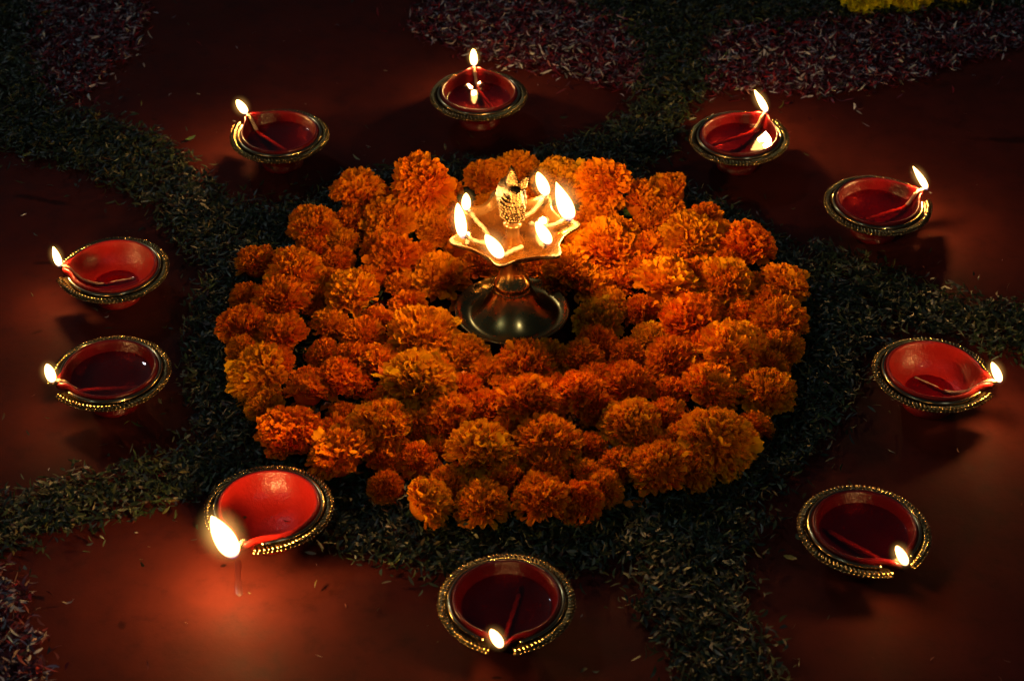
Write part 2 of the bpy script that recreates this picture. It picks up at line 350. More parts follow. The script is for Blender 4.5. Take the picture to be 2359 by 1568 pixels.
# picture place of the trim ring's centre, of the flame's foot and tip, flame width; oil level; look
PARTS = {}
G10 = "red clay oil lamps standing in a ring round the marigolds"
DIYA = [
 ((645, 314), (567, 265), (551, 236), 23, .0192, 'red', "red clay oil lamp at upper left, its flame on the far left spout"),
 ((1103, 218), (1093, 157), (1092, 120), 19, .0186, 'red', "red clay oil lamp farthest back at top centre, upright flame mirrored in its oil"),
 ((1704, 318), (1760, 264), (1729, 216), 20, .0195, 'red', "dark red clay oil lamp at upper right beside the green leaf strip"),
 ((2020, 472), (2130, 435), (2090, 386), 20, .0186, 'red', "dark red clay oil lamp on the right, its slanting flame above the far spout"),
 ((2148, 863), (2296, 880), (2270, 838), 24, .0098, 'red_matt_lit', "bright red clay oil lamp at the right edge with spout pointing right"),
 ((1990, 1219), (2082, 1298), (2055, 1257), 27, .0195, 'red', "dark red clay oil lamp at lower right, flame on its near spout, bare floor around"),
 ((1168, 1383), (1155, 1484), (1134, 1445), 28, .0186, 'red', "dark red clay oil lamp nearest the camera at bottom centre"),
 ((620, 1166), (540, 1272), (503, 1183), 58, .0, 'red_matt_lit', "bright red clay oil lamp with the biggest flame and a black speck inside"),
 ((255, 859), (124, 882), (118, 843), 26, .0195, 'red', "dark red oil lamp with small round flame, lower of two at left edge"),
 ((262, 617), (137, 610), (130, 565), 20, .0098, 'red_matt_lit', "bright red oil lamp, upper of two at left edge, long wick inside"),
]
ring_c = []
for i, (c, f0, f1, fw, lvl, look, label) in enumerate(DIYA):
    p = at(*c, .0222); spd = at(*f0, .0275) - at(*c, .0222); ang = math.atan2(spd.y, spd.x)
    d = thing("clay_oil_lamp", label, "oil lamp", (p.x, p.y, 0), G10, rot=(0, 0, ang)); ring_c.append((p.x, p.y))
    TIP = .0368 if i == 7 else .0348 if i in (4, 5, 6) else .0328
    if (TIP, look) not in PARTS: PARTS[(TIP, look)] = (make_bowl(look), make_trim())
    bowl_me, TRIM = PARTS[(TIP, look)]
    obj("bowl", bowl_me, d); d.scale = (random.uniform(.985, 1.02), random.uniform(.98, 1.02), random.uniform(.95, 1.05)); d.rotation_euler = (random.uniform(-.02, .02), random.uniform(-.02, .02), ang)
    obj("trim_flange", TRIM[0], d); obj("inner_band", TRIM[1], d); obj("rope_edge", TRIM[2], d)
    if lvl: obj("oil", oil_mesh(lvl), d)
    # the wick leaves the oil, lies over the spout and ends just beyond it
    Minv = Matrix.Rotation(-ang, 3, 'Z')
    dist = .0325 if i in (1, 2) else spd.length + (.0015 if i == 7 else 0)
    base = Vector((dist, 0, .0280))
    rest = max(lvl - .0026, .0092)
    sw = (-1) ** i * (.004 + .003 * (i % 3))
    W = spline(([(-.012, sw * 1.4, rest), (-.002, sw, rest), (.010, sw * .5, rest + .0002)] if i != 7 else [(.017, -.001, .0122)]) + [(.021 if i != 7 else .024, sw * .15, max(rest + .001, .0155)), (TIP - .0045, 0, .0262), base - Vector((.001, 0, .0002)), base + Vector((.0004, 0, .0014))], 6)
    wk = wick_mesh(W, .0009 if i in (4, 9) else .0012, .005); wk.materials[0] = M["wick_red"]; obj("wick", wk, d)
    # flame in world directions, turned into the lamp's frame
    depth_scale = (at(f0[0] + 10, f0[1], .03) - at(f0[0], f0[1], .03)).length / 10
    loc_pitch = math.asin((.7055) / (at(*f0, .03) - co.location).length)
    h = (f0[1] - f1[1]) * depth_scale / math.cos(loc_pitch); tip = Minv @ Vector(((f1[0] - f0[0]) * depth_scale, 0, h))
    add_flame(d, base + Vector((0, 0, .0006)), tip, fw * depth_scale, .40 if h < .014 else .34, power=[2.1, 1.8, 1.9, 2.0, 1.7, .7, .7, 1.75, .9, 1.7][i], lift=.16 if i == 7 else .3)
    if i == 7:
        q = at(601, 1177, .0075) - p; q.z = 0; q = Minv @ q
        mb = MB(); mb.blob((q.x, q.y, .0076), Vector((.0012, 0, 0)), Vector((0, .0010, 0)), Vector((0, 0, .0007)), 9, 5); obj("soot_speck", mb.build("soot_speck", M['black']), d)

# ------------------------------------------------------------------ brass lamp in the middle
bc = at(1180, 722, .010); bc = Vector((bc.x, bc.y, 0))
bl = thing("brass_lamp", "tall brass oil lamp with a spouted dish, bird finial and burning wicks amid marigolds", "oil lamp", bc)
mb = MB()
mb.lathe([(0, 0), (.024, 0), (.0255, .0008), (.0245, .003), (.022, .005), (.026, .0075), (.0330, .0098), (.0352, .0112), (.0360, .0128), (.0359, .0138), (.0352, .0141), (.0345, .0134), (.0330, .0118), (.0300, .0102), (.0272, .0100), (.0252, .0112),
          (.0228, .0132), (.0204, .0156), (.0182, .0182), (.0163, .0210), (.0147, .0240), (.0128, .0275), (.0121, .0295), (.0119, .0305)], 96)
obj("base", mb.build("base", M['brass']), bl)
mb = MB()
mb.lathe([(.0119, .0300), (.0112, .0308), (.0110, .0325), (.0114, .0338), (.0110, .0352), (.0098, .0372), (.0082, .0400), (.0070, .0430), (.0064, .0465), (.0063, .0510), (.0066, .0550), (.0074, .0590), (.0100, .0625)], 64)
obj("stem", mb.build("stem", M['brass']), bl)
# dish: centre found from the picture at its own height
DZ = .0745
dc = at(1183, 520, DZ) - bc; dcx, dcy = dc.x, dc.y
# the stem stands upright: shift the small rest into the dish's own tilt instead of its place

dcx *= .3; dcy *= .3
SP = [R(a) for a in (203, 259, 313, 4, 57, 104, 150)]
def dish_r(th, R1=.0316, tip=.0086):
    r = R1
    for s in SP:
        d = abs((th - s + PI) % (2 * PI) - PI)
        r += tip * math.exp(-(d / .18) ** 2) * 1.0 + .0008 * math.exp(-(d / .3) ** 2)
    return r
nD = 280; DT = [2 * PI * j / nD for j in range(nD)]
def dish_row(a, z, b):
    row = []
    for th in DT:
        rr = .0305 * (1 - b) + dish_r(th) * b; k = (dish_r(th) - .0305) / .0108
        row.append((dcx + rr * a * math.cos(th), dcy + rr * a * math.sin(th), z + b * .0016 * k))
    return row
prof = [(.05, .0632, 0), (.30, .0634, 0), (.55, .0645, 0), (.76, .0668, .15), (.90, .0702, .6), (.96, .0725, .9), (1.0, .0742, 1), (1.015, .0738, 1), (.99, .0718, 1), (.93, .0690, .7), (.80, .0652, .25), (.60, .0624, 0), (.34, .0608, 0), (.26, .0603, 0)]
mb = MB(); mb.grid([dish_row(*p) for p in prof]); me = mb.build("dish", [M['brass_dish'], M['soot']])
cen = [0] * len(me.polygons)
for pi, p in enumerate(me.polygons):
    x = p.center.x - dcx; y = p.center.y - dcy
    if math.hypot(x, y) > .0350 + .0012 * noise.noise((x * 500, y * 500, 0)): cen[pi] = 1
me.polygons.foreach_set("material_index", cen)
obj("dish", me, bl)
mb = MB(); mb.grid([[(dcx + (x - dcx) * f, dcy + (y - dcy) * f, .0700) for x, y, _ in dish_row(.885, .0700, .55)] for f in (1, .97, .5, .001)]); obj("oil", mb.build("oil", M['oil_gold']), bl)
# finial: small standing bird with a fan tail and a pointed crest
mb = MB(); mb.lathe([(.0075, .0634), (.0062, .0660), (.0045, .0690), (.0040, .0730), (.0044, .0760), (.0058, .0772), (.0058, .0784), (.0046, .0792), (.0040, .0802)], 32, (dcx, dcy)); fs = obj("finial_stem", mb.build("finial_stem", M['brass_dish']), bl)
B0 = Vector((dcx, dcy, .0800)); tw = Matrix.Rotation(R(-24), 3, 'Z')
mb = MB(); rows = []                                         # plump body drawn up into a neck and head
for i, (dx, zz, rx, ry) in enumerate([(0, 0, .0020, .0020), (0, .0020, .0054, .0046), (.0002, .0060, .0078, .0062), (.0004, .0105, .0085, .0064), (.0008, .0145, .0075, .0055), (.0020, .0180, .0056, .0043), (.0022, .0208, .0046, .0036), (.0026, .0232, .0048, .0038), (.0028, .0252, .0034, .0030), (.0028, .0262, .0004, .0004)]):
    rows.append([B0 + tw @ Vector((dx + .88 * rx * math.cos(2 * PI * j / 24), ry * math.sin(2 * PI * j / 24) - .001 * (zz > .018), zz)) for j in range(24)])
mb.grid(rows)
for rI in range(7):                                          # overlapping breast feathers in relief
    for cI in range(11):
        a = -PI * .95 + PI * 1.0 * (cI + .5 * (rI % 2)) / 11 - .0; zz = .003 + rI * .0024; k = math.sin(min(1, (zz + .002) / .021) * PI) * .2 + .8
        rx = .0079 * k * (1 if zz < .013 else 1 - (zz - .013) * 50); ry = .0062 * k * (1 if zz < .013 else 1 - (zz - .013) * 50)
        mb.blob(B0 + tw @ Vector((rx * math.cos(a), ry * math.sin(a), zz)), tw @ Vector((.0010, 0, 0)), tw @ Vector((0, .0008, 0)), Vector((0, 0, .0014)), 6, 4)
mb.blob(B0 + tw @ Vector((.0050, -.0045, .0235)), tw @ Vector((.0008, 0, 0)), tw @ Vector((0, .0024, 0)), Vector((0, 0, .0008)), 6, 4)   # beak
bird = obj("bird_body", mb.build("bird_body", M['brass_cast']), bl)
def plate(outline, y0, th_):
    mb = MB(); n = len(outline); mb.grid([[B0 + tw @ Vector((x, y, z)) for x, z in outline] for y in (y0, y0 + th_)], True, True, True); return mb
ol = []
for j in range(40):                                          # scalloped tail fan behind the body
    a = R(-60) + R(300) * j / 39; rr = .0105 + .0006 * abs(math.sin(j * PI / 2.0)); ol.append((rr * math.cos(a) * .92 - .0034, .0125 + rr * math.sin(a) * 1.35))
obj("tail_fan", plate(ol, .0050, .0016).build("tail_fan", M['soot']), bl)
mb = MB()
for (x0, x1, wd, h, y) in [(.0008, -.0002, .0040, .0168, -.001), (.0042, .0100, .0030, .0122, -.0005)]:
    rows = []
    for s, k in [(0, .9), (.3, 1.15), (.6, .8), (.85, .4), (1, .04)]:
        cx = x0 + (x1 - x0) * s; rows.append([B0 + tw @ Vector((cx + wd * k * math.cos(2 * PI * j / 10), y + .0009 * k * math.sin(2 * PI * j / 10), .0232 + h * s)) for j in range(10)])
    mb.grid(rows, True, True, True)
obj("crest", mb.build("crest", M['brass_cast']), bl)
# wicks and flames: spout index, flame foot and tip in the picture, width
for si, f0, f1, fw in [(6, (1078, 484), (1078, 447), 24), (0, (1070, 543), (1060, 468), 30), (1, (1150, 590), (1118, 540), 38), (2, (1258, 550), (1230, 502), 34), (3, (1312, 494), (1280, 414), 44), (4, (1262, 442), (1243, 392), 32)]:
    th = SP[si]; rr = .0345
    base = Vector((dcx + rr * math.cos(th), dcy + rr * math.sin(th), .0775)); q = at(*f0, .0775) - bc
    base = Vector((q.x * .6 + base.x * .4, q.y * .6 + base.y * .4, .0775))
    e = (base - Vector((dcx, dcy, .0775))).normalized(); pe = Vector((-e.y, e.x, 0)); cc = Vector((dcx, dcy, 0))
    W = spline([cc + e * .012 + pe * .009 + Vector((0, 0, .0703)), cc + e * .018 + pe * .004 + Vector((0, 0, .0708)), cc + e * .025 + pe * .001 + Vector((0, 0, .0722)), base - e * .003 - Vector((0, 0, .0015)), base + Vector((0, 0, .0006))], 6)
    obj("wick", wick_mesh(W, .0014, .005), bl)
    sc = (at(f0[0] + 10, f0[1], .08) - at(f0[0], f0[1], .08)).length / 10; lp = math.asin(.6555 / (at(*f0, .08) - co.location).length)
    h = (f0[1] - f1[1]) * sc / math.cos(lp)
    add_flame(bl, base, ((f1[0] - f0[0]) * sc, 0, h), fw * sc, .30 if fw > 40 else .38, power=1.75)

# ------------------------------------------------------------------ marigolds
def petal_geo(L_, W_, nl, nw, ruffle, curl, ph, notch=.14):
    """one ruffled petal along +y, its face up"""
    V = []
    for i in range(nl + 1):
        v = i / nl; wv = W_ * (.16 + .84 * smooth(0, .85, v)) * (1 if v < .9 else .9)
        for j in range(nw + 1):
            u = -1 + 2 * j / nw
            ln = 1 - notch * u * u + .06 * math.sin(u * 7 + ph) * v
            z = curl * v * v * L_ + ruffle * v * v * math.sin(u * 4.6 + ph) + .25 * W_ * u * u * v
            V.append(Vector((u * wv * .5 * (1 + .1 * math.sin(ph * 3)), v * L_ * ln, z)))
    F = [(i * (nw + 1) + j, i * (nw + 1) + j + 1, (i + 1) * (nw + 1) + j + 1, (i + 1) * (nw + 1) + j) for i in range(nl) for j in range(nw)]
    return V, F
def petal_frame(az, pol, spin, tilt, rb):
    """matrix that stands a petal on the head at azimuth az and polar angle pol; its tip points outwards"""
    d = Vector((math.sin(pol) * math.cos(az), math.sin(pol) * math.sin(az), math.cos(pol)))
    T = Vector((-math.sin(az), math.cos(az), 0)); nrm = T.cross(d) * -1          # towards the top of the head
    Y = (d * math.cos(tilt) + nrm * math.sin(tilt)).normalized(); Z = (nrm * math.cos(tilt) - d * math.sin(tilt)).normalized(); X = Y.cross(Z)
    m_ = Matrix((X, Y, Z)).transposed()
    m_ = m_ @ Matrix.Rotation(spin, 3, 'Y'); m4 = m_.to_4x4(); m4.translation = d * rb; return m4
def make_head(k):
    """joined inner florets of one head, radius about 1"""
    rs = random.Random(100 + k); V = []; F = []; T = []
    n = int(1.45 * [190, 230, 170, 210, 240, 180, 200, 220][k]); mx_ = R([100, 104, 96, 100, 106, 98, 100, 102][k])
    for q in range(n):
        s = (q + .5) / n; pol = math.acos(1 - s * (1 - math.cos(mx_))); az = q * 2.39996 + rs.uniform(-.25, .25); pol += rs.uniform(-.07, .07)
        rd = 1 + rs.uniform(-.12, .07) + .07 * math.sin(3 * az + k) * math.sin(pol) - (.10 if k % 3 == 0 and pol < .35 else 0)
        Lp = rs.uniform(.40, .52); wd = rs.uniform(.16, .28) * (1.25 if k in (2, 5) else 1)
        pv, pf = petal_geo(Lp, wd, 3, 5, rs.uniform(.03, .07), rs.uniform(-.1, .25), rs.uniform(0, 6.3), .2)
        spin = rs.uniform(-1.3, 1.3) * (1 - .6 * s); m4 = petal_frame(az, pol, spin, rs.uniform(-.15, .5), rd - Lp * .95)
        b0 = len(V); V += [m4 @ p for p in pv]; F += [tuple(b0 + x for x in f) for f in pf]; tn = rs.random()
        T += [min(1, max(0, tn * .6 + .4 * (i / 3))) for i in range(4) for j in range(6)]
    # dark core that fills the head
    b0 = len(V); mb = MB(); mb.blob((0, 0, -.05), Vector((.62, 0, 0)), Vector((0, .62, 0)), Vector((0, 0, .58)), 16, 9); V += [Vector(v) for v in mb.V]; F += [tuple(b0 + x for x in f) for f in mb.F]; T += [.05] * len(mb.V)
    me = mesh("inner_petals", V, F, M['petal']); a = me.attributes.new("tone", 'FLOAT', 'POINT'); a.data.foreach_set("value", T); return me
HEADS = [make_head(k) for k in range(8)]
PET = []
for k in range(6):
    pv, pf = petal_geo(.66, .32 + .05 * (k % 3), 5, 7, .045, -.12 + .05 * k, k * 1.3, .12)
    me = mesh("petal", pv, pf, M['petal']); a = me.attributes.new("tone", 'FLOAT', 'POINT'); a.data.foreach_set("value", [(.35 + .1 * (k % 4)) + .25 * (i / 5) for i in range(6) for j in range(8)]); PET.append(me)
mb = MB(); mb.lathe([(.02, -.98), (.14, -.95), (.20, -.80), (.26, -.55), (.30, -.40)], 12); CAL = mb.build("calyx", M['green'])
COL = {'d': (.93, .190, .002), 'o': (.95, .255, .003), 'y': (.96, .325, .004), 'g': (.78, .30, .008), 'L': (.72, .58, .01)}
CN = {'d': 'deep orange', 'o': 'orange', 'y': 'yellowish orange', 'g': 'dull olive orange', 'L': 'lemon yellow'}
def reg(ox, oy, rows): return [((ox + X / 2.949) * .9436, (oy + Y / 2.949) * .9436, r / 2.949 * .9436, c) for X, Y, r, c in rows]
FLW = reg(500, 380, [(1115, 300, 195, 'o'), (1580, 225, 205, 'o'), (1440, 370, 130, 'o'), (780, 530, 165, 'o'), (1000, 640, 115, 'o'), (1330, 500, 185, 'o'), (1700, 540, 155, 'o'), (1370, 760, 180, 'd'), (1700, 890, 180, 'o'),
  (380, 790, 150, 'd'), (650, 860, 185, 'o'), (790, 690, 110, 'd'), (960, 770, 110, 'd'), (1060, 1010, 185, 'y'), (1430, 950, 120, 'o'), (560, 1060, 185, 'd'), (310, 1040, 125, 'd'), (280, 1250, 165, 'd'), (550, 1310, 165, 'd'),
  (910, 1240, 140, 'o'), (1150, 1330, 150, 'd'), (1570, 1310, 230, 'y'), (860, 1440, 120, 'd'), (1250, 1200, 120, 'd'), (1890, 1450, 150, 'y'), (2040, 190, 165, 'o'), (2010, 790, 140, 'd'), (2240, 130, 150, 'o'), (1680, 380, 130, 'o'), (1190, 900, 110, 'd'), (1560, 700, 90, 'd')])
FLW += reg(1250, 380, [(340, 190, 165, 'g'), (420, 280, 120, 'o'), (650, 210, 175, 'o'), (660, 360, 120, 'o'), (930, 350, 165, 'o'), (1130, 290, 160, 'o'), (600, 500, 150, 'd'), (960, 530, 110, 'd'), (670, 670, 195, 'o'),
  (990, 690, 135, 'd'), (1290, 620, 205, 'y'), (1380, 480, 130, 'd'), (1680, 670, 185, 'd'), (1110, 935, 205, 'y'), (1520, 945, 190, 'y'), (1955, 945, 170, 'o'), (1930, 1210, 185, 'o'), (350, 830, 150, 'o'),
  (270, 960, 130, 'd'), (560, 960, 160, 'o'), (770, 920, 110, 'd'), (620, 1200, 165, 'g'), (1280, 1220, 205, 'd'), (1000, 1330, 130, 'y'), (830, 1450, 130, 'd'), (1150, 1490, 175, 'd'), (1590, 1430, 225, 'y'), (1930, 1400, 150, 'o'), (490, 1490, 150, 'd'), (930, 1120, 110, 'd'), (450, 650, 110, 'o')])
FLW += reg(500, 850, [(400, 215, 210, 'y'), (440, 430, 135, 'o'), (740, 330, 145, 'd'), (960, 230, 150, 'd'), (1100, 290, 125, 'd'), (1530, 275, 250, 'y'), (1280, 130, 160, 'o'), (2300, 140, 200, 'o'), (1880, 330, 135, 'd'),
  (2330, 400, 190, 'd'), (610, 630, 205, 'd'), (970, 790, 215, 'o'), (1265, 600, 215, 'y'), (990, 500, 115, 'd'), (1740, 520, 175, 'o'), (1530, 825, 130, 'd'), (1995, 770, 225, 'y'), (1690, 750, 100, 'o'), (1595, 1125, 180, 'y'), (1300, 1010, 120, 'd'), (2000, 1130, 175, 'o'), (700, 470, 90, 'd')])
FLW += reg(1250, 850, [(830, 280, 175, 'd'), (480, 330, 165, 'd'), (1430, 310, 195, 'o'), (1830, 330, 190, 'o'), (610, 460, 135, 'd'), (250, 705, 220, 'o'), (860, 585, 205, 'y'), (1110, 515, 145, 'd'), (1480, 690, 245, 'y'), (1750, 580, 120, 'd'),
  (570, 730, 125, 'd'), (1060, 880, 215, 'o'), (520, 900, 120, 'o'), (210, 1100, 190, 'o'), (660, 1020, 135, 'o'), (260, 520, 110, 'd')])
P3 = []; RAY = []
camp = co.location.copy()
for (px, py, r, c) in FLW:
    sc = (at(px + 10, py, .015) - at(px, py, .015)).length / 10; rw = r * sc * 1.18; z = rw * .72
    P3.append(at(px, py, z)); RAY.append((px, py, rw))
for it in range(60):
    for i in range(len(P3)):
        for j in range(i + 1, len(P3)):
            d = P3[j] - P3[i]; D = d.length; mn = .64 * (RAY[i][2] + RAY[j][2])
            if D < mn:
                d.normalize(); k = (mn - D) * .35; P3[i] -= d * k; P3[j] += d * k
    for i, (px, py, rw) in enumerate(RAY):
        p = P3[i]; p.z = min(max(p.z, rw * .70), .040)
        q = at(px, py, p.z); P3[i] = p.lerp(q, .5)
        e = Vector((P3[i].x - bc.x, P3[i].y - bc.y)); dd = .030 + rw * .85
        if e.length < dd and e.length > 1e-6: e = e.normalized() * dd; P3[i].x = bc.x + e.x; P3[i].y = bc.y + e.y
# smaller heads tucked into the gaps, low between the others
for tr in range(9000):
    a = random.uniform(0, 2 * PI); q = .190 * math.sqrt(random.random()); p = Vector((.003 + q * math.cos(a), -.008 + q * math.sin(a), 0))
    if (p - bc).length < .050: continue
    ex, ey = to_px(p.x, p.y, .010)
    if ((ex - 1186) / 628) ** 2 + ((ey - 800) / 378) ** 2 > 1: continue
    if all(math.hypot(p.x - o.x, p.y - o.y) > .0192 for o in P3):
        rw = random.uniform(.0115, .0148); p.z = rw * .72; P3.append(p); RAY.append((0, 0, rw)); FLW.append((0, 0, 0, random.choice('ddo')))
print('heads', len(P3))
# labels: which row of the heap, which lamp it is near, order from the left there
NEAR = ["the upper left clay lamp", "the top centre clay lamp", "the upper right clay lamp", "the right lamp with slanting flame", "the right edge clay lamp", "the lower right clay lamp", "the bottom centre clay lamp", "the biggest flame", "the lower left edge lamp", "the upper left edge lamp"]
cells = {}
for i, p in enumerate(P3):
    cx, cy = .003, -.005; rad = math.hypot(p.x - cx, (p.y - cy)); row = 'outer rim' if rad > .135 else 'middle' if rad > .085 else 'inner edge'
    a = math.atan2(p.y - cy, p.x - cx); k = min(range(10), key=lambda q: abs((math.atan2(ring_c[q][1] - cy, ring_c[q][0] - cx) - a + PI) % (2 * PI) - PI))
    cells.setdefault((row, k, FLW[i][3]), []).append(i)
labels = {}
for (row, k, c), idx in cells.items():
    idx.sort(key=lambda i: to_px(*P3[i])[0]); n = len(idx)
    for q, i in enumerate(idx):
        order = '' if n == 1 else ['leftmost ', 'second ', 'third ', 'fourth ', 'fifth ', 'sixth ', 'seventh ', 'eighth ', 'ninth ', 'tenth ', 'eleventh ', 'twelfth '][q] if n > 2 or q == 0 else 'right hand '
        if n == 2: order = ['left hand ', 'right hand '][q]
        if n > 2 and q == n - 1: order = 'rightmost '
        labels[i] = f"{order}{CN[c]} marigold on heap's {row} facing {NEAR[k]}"
GM = "marigold heads heaped round the brass lamp"
def marigold(p, rw, c, label, group, seed, detail=True, tilt=None):
    rs = random.Random(seed); col = [x * rs.uniform(.93, 1.07) for x in COL[c]] + [1]
    base = Vector((p.x, p.y, p.z - rw * .72))
    e = thing("marigold", label, "flower", base, group)
    az = rs.uniform(0, 2 * PI); tl_ = (rs.uniform(0, .55) if rs.random() > .16 else rs.uniform(.8, 1.15)) if tilt is None else tilt
    if tilt is not None: az = 0.0
    q = Euler((tl_ * math.cos(az) + .12, tl_ * math.sin(az), 0)).to_matrix() @ Matrix.Rotation(rs.uniform(0, 6.28), 3, 'Z')
    k = rs.randrange(8); s = rw * .97
    base_m = Matrix.Translation((0, 0, rw * .72)) @ q.to_4x4() @ Matrix.Diagonal((s * rs.uniform(.94, 1.05), s * rs.uniform(.94, 1.05), s * rs.uniform(.82, .95), 1))
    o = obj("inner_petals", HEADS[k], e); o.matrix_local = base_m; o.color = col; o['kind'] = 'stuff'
    if detail:
        n = rs.randrange(16, 22)
        for j in range(n):
            pol = R(rs.uniform(72, 112)); o = obj("petal", PET[rs.randrange(6)], e); o.color = [min(1, x * rs.uniform(.88, 1.12)) for x in col[:3]] + [1]
            o.matrix_local = base_m @ petal_frame(j * 2 * PI / n + rs.uniform(-.15, .15), pol, rs.uniform(-.35, .35), rs.uniform(0, .55), rs.uniform(.36, .46))
        # a few long petals that stand out of the head
        for j in range(rs.choice((0, 0, 1, 2, 3))):
            o = obj("petal", PET[rs.randrange(6)], e); o.color = [min(1, col[0] * 1.05), min(1, col[1] * 1.25), col[2], 1]
            o.matrix_local = base_m @ petal_frame(rs.uniform(0, 6.3), R(rs.uniform(20, 75)), rs.uniform(-.8, .8), rs.uniform(-.2, .3), rs.uniform(.5, .6))
    o = obj("calyx", CAL, e); o.matrix_local = base_m
    return e
for i, p in enumerate(P3): marigold(p, RAY[i][2], FLW[i][3], labels[i], GM, 1000 + i)
# lemon yellow ones at the top edge, behind the shreds
for q, (px, py, r, lab) in enumerate([(1995, -26, 68, "lemon yellow marigold cut by the top edge, left one"), (2096, -34, 68, "lemon yellow marigold cut by the top edge, beside the left one"), (2208, -42, 62, "dim lemon yellow marigold at the top edge, right end"),
                                      (2045, -75, 60, "lemon yellow marigold just beyond the top edge")][:3]):
    sc = (at(px + 10, py, .02) - at(px, py, .02)).length / 10
    marigold(at(px, py, r * sc * .7), r * sc, 'L', lab, "lemon yellow marigolds at the top edge", 5000 + q, True, .75)

# ------------------------------------------------------------------ shredded leaves and petals
def inpoly(P, X, Y):
    P = np.array(P, float); n = len(P); c = np.zeros(X.shape, bool); j = n - 1
    for i in range(n):
        xi, yi = P[i]; xj, yj = P[j]
        k = ((yi > Y) != (yj > Y)) & (X < (xj - xi) * (Y - yi) / (yj - yi + 1e-12) + xi); c ^= k; j = i
    return c
def pxs(x, y):
    Y = y + CAM_H / math.tan(PITCH); d = Y * math.cos(PITCH) + CAM_H * math.sin(PITCH); up = Y * math.sin(PITCH) - CAM_H * math.cos(PITCH)
    return 1179.5 + FPX * x / d, 784 - FPX * up / d
def shreds(name, x, y, z, ln, wd, cols, tiltmax=.6, label=None, cat=None, curlmax=.5):
    """curled slivers, 4 cross rows of 2 points each, every piece its own turn, tilt, length and colour"""
    n = len(x); az = rng.uniform(0, 2 * PI, n); ti = rng.normal(0, tiltmax * .5, n); ro = rng.normal(0, .6, n); cu = rng.uniform(-curlmax, curlmax, n); sb = rng.uniform(-.6, .6, n)
    s = np.array([-.5, -.17, .17, .5]); wf = np.array([.25, 1, .9, .12])
    V = np.zeros((n, 4, 2, 3))
    ca, sa = np.cos(az), np.sin(az); ct, st = np.cos(ti), np.sin(ti); cr, sr = np.cos(ro), np.sin(ro)
    for i in range(4):
        l_ = s[i] * ln; side = sb * ln * (s[i] ** 2 - .12); up = cu * ln * (s[i] ** 2)
        for j, sg in enumerate((-1, 1)):
            wv = sg * wf[i] * wd * .5
            a = l_ * ct - up * st; h = l_ * st + up * ct + wv * sr; b_ = wv * cr + side
            V[:, i, j, 0] = x + a * ca - b_ * sa; V[:, i, j, 1] = y + a * sa + b_ * ca; V[:, i, j, 2] = np.maximum(z + h, .0004)
    base = (np.arange(n) * 8)[:, None, None]
    q = np.array([[0, 1, 3, 2], [2, 3, 5, 4], [4, 5, 7, 6]])[None]
    F = (base + q).reshape(-1, 4)
    me = bpy.data.meshes.new(name); me.vertices.add(n * 8); me.vertices.foreach_set("co", V.reshape(-1).astype(np.float32))
    nf = len(F); me.loops.add(nf * 4); me.loops.foreach_set("vertex_index", F.reshape(-1).astype(np.int32))
    me.polygons.add(nf); me.polygons.foreach_set("loop_start", np.arange(0, nf * 4, 4, dtype=np.int32)); me.polygons.foreach_set("loop_total", np.full(nf, 4, np.int32))
    me.update(calc_edges=True); me.polygons.foreach_set("use_smooth", np.ones(nf, bool))
    ca_ = me.color_attributes.new("Col", 'FLOAT_COLOR', 'POINT'); cc = np.ones((n, 8, 4)); cc[:, :, :3] = cols[:, None, :]
    ca_.data.foreach_set("color", cc.reshape(-1).astype(np.float32)); me.materials.append(M['shred']); me.validate()
    o = obj(name, me); o['kind'] = 'stuff'
    if label: o['label'] = label
    if cat: o['category'] = cat
    return o
def vnoise(x, y, s, seed=0):                                  # cheap smooth noise from sines
    return (np.sin(x * s + 1.3 * seed + 2 * np.sin(y * s * .7 + seed)) + np.sin(y * s * 1.3 - seed + 1.7 * np.sin(x * s * .9))) * .5
def pick(polys, dens, edge=7, extra=None, box=(-.75, .75, -.45, .95)):
    A = (box[1] - box[0]) * (box[3] - box[2]); n = int(A * dens); x = rng.uniform(box[0], box[1], n); y = rng.uniform(box[2], box[3], n)
    jx = rng.standard_t(2.5, n) * .0035; jy = rng.standard_t(2.5, n) * .0035
    X, Y = pxs(x + jx + .004 * vnoise(x, y, 160), y + jy + .004 * vnoise(y, x, 160, 2)); k = np.zeros(n, bool)
    for P in polys: k |= inpoly(P, X, Y)
    if extra is not None: k |= extra(x + jx, y + jy)
    return x[k], y[k]
GREEN = [
 [(-150, 215), (0, 232), (130, 250), (380, 320), (480, 430), (560, 480), (700, 470), (600, 640), (480, 640), (410, 560), (330, 462), (180, 392), (0, 350), (-150, 320)],
 [(-150, -80), (95, -80), (75, 60), (72, 130), (125, 250), (-150, 240)],
 [(-150, 1185), (0, 1155), (130, 1118), (300, 1080), (430, 1035), (480, 950), (640, 1080), (560, 1130), (470, 1140), (380, 1172), (260, 1205), (130, 1235), (0, 1290), (-150, 1370)],
 [(1450, 1180), (1780, 1190), (1720, 1290), (1700, 1390), (1760, 1470), (1790, 1568), (1830, 1760), (1540, 1760), (1570, 1568), (1530, 1470), (1478, 1410), (1490, 1300)],
 [(1880, 560), (2000, 612), (2150, 672), (2359, 712), (2520, 730), (2520, 870), (2359, 838), (2240, 792), (2060, 750), (1960, 860), (1850, 700)],
 [(1150, 430), (1230, 368), (1380, 318), (1465, 250), (1490, 170), (1440, 60), (1320, 10), (960, -10), (960, -90), (2500, -90), (2500, 20), (2100, 35), (1900, 50), (1700, 62), (1610, 120), (1635, 170), (1590, 260), (1545, 340), (1470, 400), (1500, 480)],
]
RC = (.003, .003)
